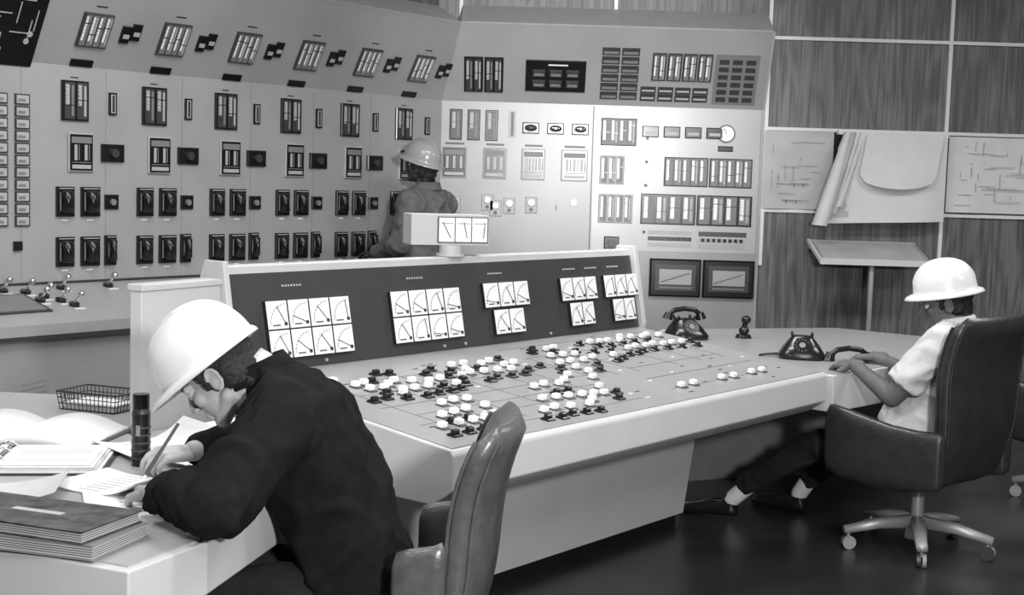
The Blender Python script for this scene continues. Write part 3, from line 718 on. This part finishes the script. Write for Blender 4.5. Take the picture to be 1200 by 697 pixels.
def shoe(parent,heel,toe,m=SHOE,name='shoe'):
    h=V(heel);t=V(toe);d=(t-h).normalized();s=d.cross(Z).normalized()
    u=s.cross(d)
    b=MB();P_=lambda y,z:h+d*y+u*z
    b.loft([(P_(-.03,.035),s*.025,u*.03),(P_(0,.04),s*.036,u*.04),(P_(.08,.042),s*.036,u*.042),(P_(.16,.03),s*.045,u*.03),(P_(.22,.025),s*.042,u*.025),(P_(.255,.02),s*.02,u*.015)],m,20,2.6)
    b.cap(P_(0,.05),.035,P_(0,.085),.037,m);b.blob(name,parent,.006,3)
def collar(parent,c,up,r,h,m,name='collar'):
    up=V(up).normalized();q=up.to_track_quat('Z','Y').to_matrix().to_4x4();q.translation=V(c);b=MB(q);k=28;vs=[];fs=[]
    for j,(rr,z) in enumerate(((r,0),(r*.93,h),(r*.99,h*1.05),(r*1.16,h*.15),(r*1.14,0))):
        for i in range(k): t=6.28318*i/k;vs.append((rr*math.cos(t),rr*math.sin(t)*1.05,z))
    for j in range(4):
        for i in range(k): fs.append((j*k+i,j*k+(i+1)%k,(j+1)*k+(i+1)%k,(j+1)*k+i))
    b.add(vs,fs,m,True);b.obj(name,parent)
# --- writer
wr=empty('seated_man',(-.38,3.5,.5))
b=MB();j=JACK
torso(b,[((-.35,3.5,.45),.19,.125),((-.375,3.5,.55),.20,.145),((-.43,3.49,.72),.185,.14),((-.49,3.47,.86),.205,.145),((-.55,3.45,.97),.205,.13),((-.60,3.44,1.045),.13,.085),((-.635,3.44,1.085),.075,.065)],(.05,1,0),j)
b.cap((-.57,3.36,1.01),.085,(-.555,3.245,.985),.090,j);b.cap((-.57,3.52,1.01),.085,(-.585,3.64,.985),.085,j)
b.cap((-.555,3.235,.98),.089,(-.655,3.03,.835),.078,j);b.cap((-.655,3.03,.832),.074,(-.81,3.19,.825),.054,j)
b.cap((-.585,3.65,.98),.082,(-.70,3.86,.84),.066,j);b.cap((-.70,3.86,.84),.064,(-.84,3.755,.82),.048,j)
b.blob('jacket',wr,.010,4,.017,6.5)
collar(wr,(-.635,3.44,1.065),(-.42,0,.9),.082,.045,JACK)
b=MB()
for y in (3.41,3.60):
    b.cap((-.36,y,.53),.09,(-.76,y-.02,.52),.065,TROU);b.cap((-.76,y-.02,.52),.062,(-.72,y-.02,.12),.045,TROU)
b.blob('trousers',wr,.012,4,.006,9)
shoe(wr,(-.72,3.39,0),(-.97,3.37,0));shoe(wr,(-.72,3.58,0),(-.97,3.58,0))
pf=math.radians(40);hf=V((-math.cos(pf),.10,-math.sin(pf)));hu_=V((-math.sin(pf),0,math.cos(pf)))
hc=V((-.735,3.42,1.078));head(wr,hc,hf,hu_,SK1,True)
b=MB();b.cap((-.60,3.44,1.05),.062,(-.69,3.43,1.075),.058,SK1);b.blob('neck',wr,.006,3)
b=MB();b.loft([((-.635,3.44,1.075),(.03,0,.055),(0,.066,0)),((-.662,3.44,1.096),(.028,0,.05),(0,.062,0))],SHIRT,24);b.obj('shirt_collar',wr)
b=MB();b.cap((-.79,3.20,.825),.036,(-.85,3.27,.81),.030,SK1);b.blob('wrist',wr,.006,2)
hand(wr,(-.865,3.30,.80),(-.35,.9,-.12),(0,0,-1),1,SK1,.22,'hand_left')
b=MB();b.cap((-.82,3.77,.82),.035,(-.87,3.73,.815),.029,SK1);b.blob('wrist',wr,.006,2)
hand(wr,(-.88,3.725,.81),(-.72,-.62,.05),(-.25,.2,-1),-1,SK1,.62,'hand_right',True)
b=MB();b.tube((-.975,3.63,.765),(-.90,3.68,.90),.0045,.0045,DGR,10);b.tube((-.985,3.623,.752),(-.975,3.63,.765),.001,.0045,PAPER,10);b.obj('pencil')
hat('hard_hat',hc+hu_.normalized()*.050-hf.normalized()*.002,hf,hu_,HELW,3,.010,.045,1.03)
# --- right man
rm=empty('seated_man',(1.8,5.97,.5))
def pt(l,f,z,c=V((1.82,5.97,0))):
    q=c+D*l+T*f;return V((q.x,q.y,z))
b=MB()
torso(b,[(pt(0,.0,.47),.18,.13),(pt(0,-.0,.56),.195,.155),(pt(0,-.03,.68),.182,.15),(pt(0,-.10,.84),.195,.135),(pt(0,-.15,.95),.19,.115),(pt(0,-.155,1.0),.11,.075),(pt(0,-.15,1.03),.062,.06)],D,SHIRT)
b.cap(pt(-.10,-.15,.965),.07,pt(-.19,-.145,.945),.075,SHIRT);b.cap(pt(.10,-.15,.965),.07,pt(.19,-.145,.945),.075,SHIRT)
for s in (-1,1):
    b.cap(pt(s*.195,-.14,.94),.074,pt(s*.205,-.11,.90),.074,SHIRT);b.tube(pt(s*.195,-.14,.94),pt(s*.235,-.01,.765),.074,.078,SHIRT,20)
b.blob('shirt',rm,.009,3,.014,8)
b=MB()
EL=pt(-.24,.035,.705);WL=V((1.535,6.04,.805));b.cap(pt(-.23,-.05,.80),.052,EL,.047,SK2);b.cap(EL,.047,WL,.029,SK2);b.blob('arm_left',rm,.007,3)
b=MB();ER=pt(.24,.05,.72);WR=V((1.72,6.40,.80));b.cap(pt(.23,-.05,.80),.052,ER,.047,SK2);b.cap(ER,.047,WR,.029,SK2);b.blob('arm_right',rm,.007,3)
hand(rm,WL+V((-.005,.01,0)),(-.55,.8,-.05),(.2,.2,-1),1,SK2,.45,'hand_left');hand(rm,WR,(-.9,.3,-.05),(0,0,-1),-1,SK2,.45,'hand_right')
b=MB()
b.cap(pt(-.09,.0,.52),.095,V((1.41,6.21,.40)),.068,TROU);b.cap(V((1.41,6.21,.40)),.066,V((1.14,6.40,.17)),.055,TROU)
b.cap(pt(.09,.0,.52),.095,V((1.62,6.38,.45)),.068,TROU);b.cap(V((1.62,6.38,.45)),.066,V((1.48,6.55,.18)),.055,TROU);b.cap(pt(-.09,0,.5),.1,pt(.09,0,.5),.1,TROU)
b.blob('trousers',rm,.010,3,.012,8)
b=MB();b.cap((1.17,6.38,.19),.042,(1.08,6.43,.09),.040,SOCK);b.blob('sock',rm,.006,2)
b=MB();b.cap((1.49,6.53,.21),.042,(1.44,6.60,.09),.040,SOCK);b.blob('sock',rm,.006,2)
shoe(rm,(1.08,6.43,.01),(.86,6.52,.0));shoe(rm,(1.44,6.60,.0),(1.26,6.74,.0))
f2=V((-.93,.30,-.18));u2=V((-.15,0,1));hc2=V((1.89,5.93,1.105))
head(rm,hc2,f2,u2,SK2)
b=MB();b.cap(pt(0,-.155,1.0),.06,V((1.895,5.92,1.05)),.055,SK2);b.blob('neck',rm,.006,3)
collar(rm,pt(0,-.15,1.01),(-.2,.1,1),.068,.04,SHIRT)
hat('hard_hat',hc2+V((-.005,0,.055)),f2,u2,HELW,1,.030,.012,1.0)
# --- standing man
sm=empty('standing_man',(-.55,9.2,0))
f3=V((-.85,.5,0)).normalized();l3=V((-f3.y,f3.x,0))
def ps(l,f,z,c=V((-.60,9.15,0))): q=c+l3*l+f3*f;return V((q.x,q.y,z))
b=MB()
torso(b,[(ps(0,0,.82),.20,.15),(ps(0,0,.95),.20,.15),(ps(0,.0,1.12),.195,.145),(ps(0,-.01,1.30),.215,.145),(ps(0,-.02,1.42),.21,.12),(ps(0,-.02,1.48),.12,.09),(ps(0,-.02,1.52),.07,.065)],l3,GJACK)
b.cap(ps(.1,-.02,1.44),.075,ps(.2,-.02,1.41),.08,GJACK);b.cap(ps(-.1,-.02,1.44),.075,ps(-.2,-.02,1.41),.08,GJACK)
b.cap(ps(.205,-.02,1.40),.082,ps(.25,.02,1.13),.07,GJACK);b.cap(ps(.25,.02,1.13),.068,ps(.2,.23,1.06),.055,GJACK)
b.cap(ps(-.205,-.02,1.40),.082,ps(-.25,.04,1.13),.07,GJACK);b.cap(ps(-.25,.04,1.13),.068,ps(-.2,.25,1.12),.055,GJACK)
b.blob('jacket',sm,.011,3,.018,7)
collar(sm,ps(0,-.02,1.49),(0,0,1),.08,.05,GJACK)
b=MB()
for s in (-1,1):
    b.cap(ps(s*.09,0,.88),.10,ps(s*.10,.02,.48),.07,TROU);b.cap(ps(s*.10,.02,.48),.068,ps(s*.10,-.01,.1),.05,TROU)
b.cap(ps(-.08,0,.86),.11,ps(.08,0,.86),.11,TROU);b.blob('trousers',sm,.012,4,.006,9)
for s in (-1,1): shoe(sm,ps(s*.10,-.02,0),ps(s*.12,.2,0))
hand(sm,ps(.195,.255,1.055),f3,(0,0,-1),1,SK3,.5,'hand_left');hand(sm,ps(-.195,.275,1.12),f3,(0,0,-1),-1,SK3,.5,'hand_right')
f4=(f3+Z*.30).normalized();u4=(Z-f3*.3);hc3=ps(0,.03,1.635)
head(sm,hc3,f4,u4,SK3)
hat('hard_hat',hc3+V((0,0,.055)),f4,u4,HELG,1,.03,.02,1.0)
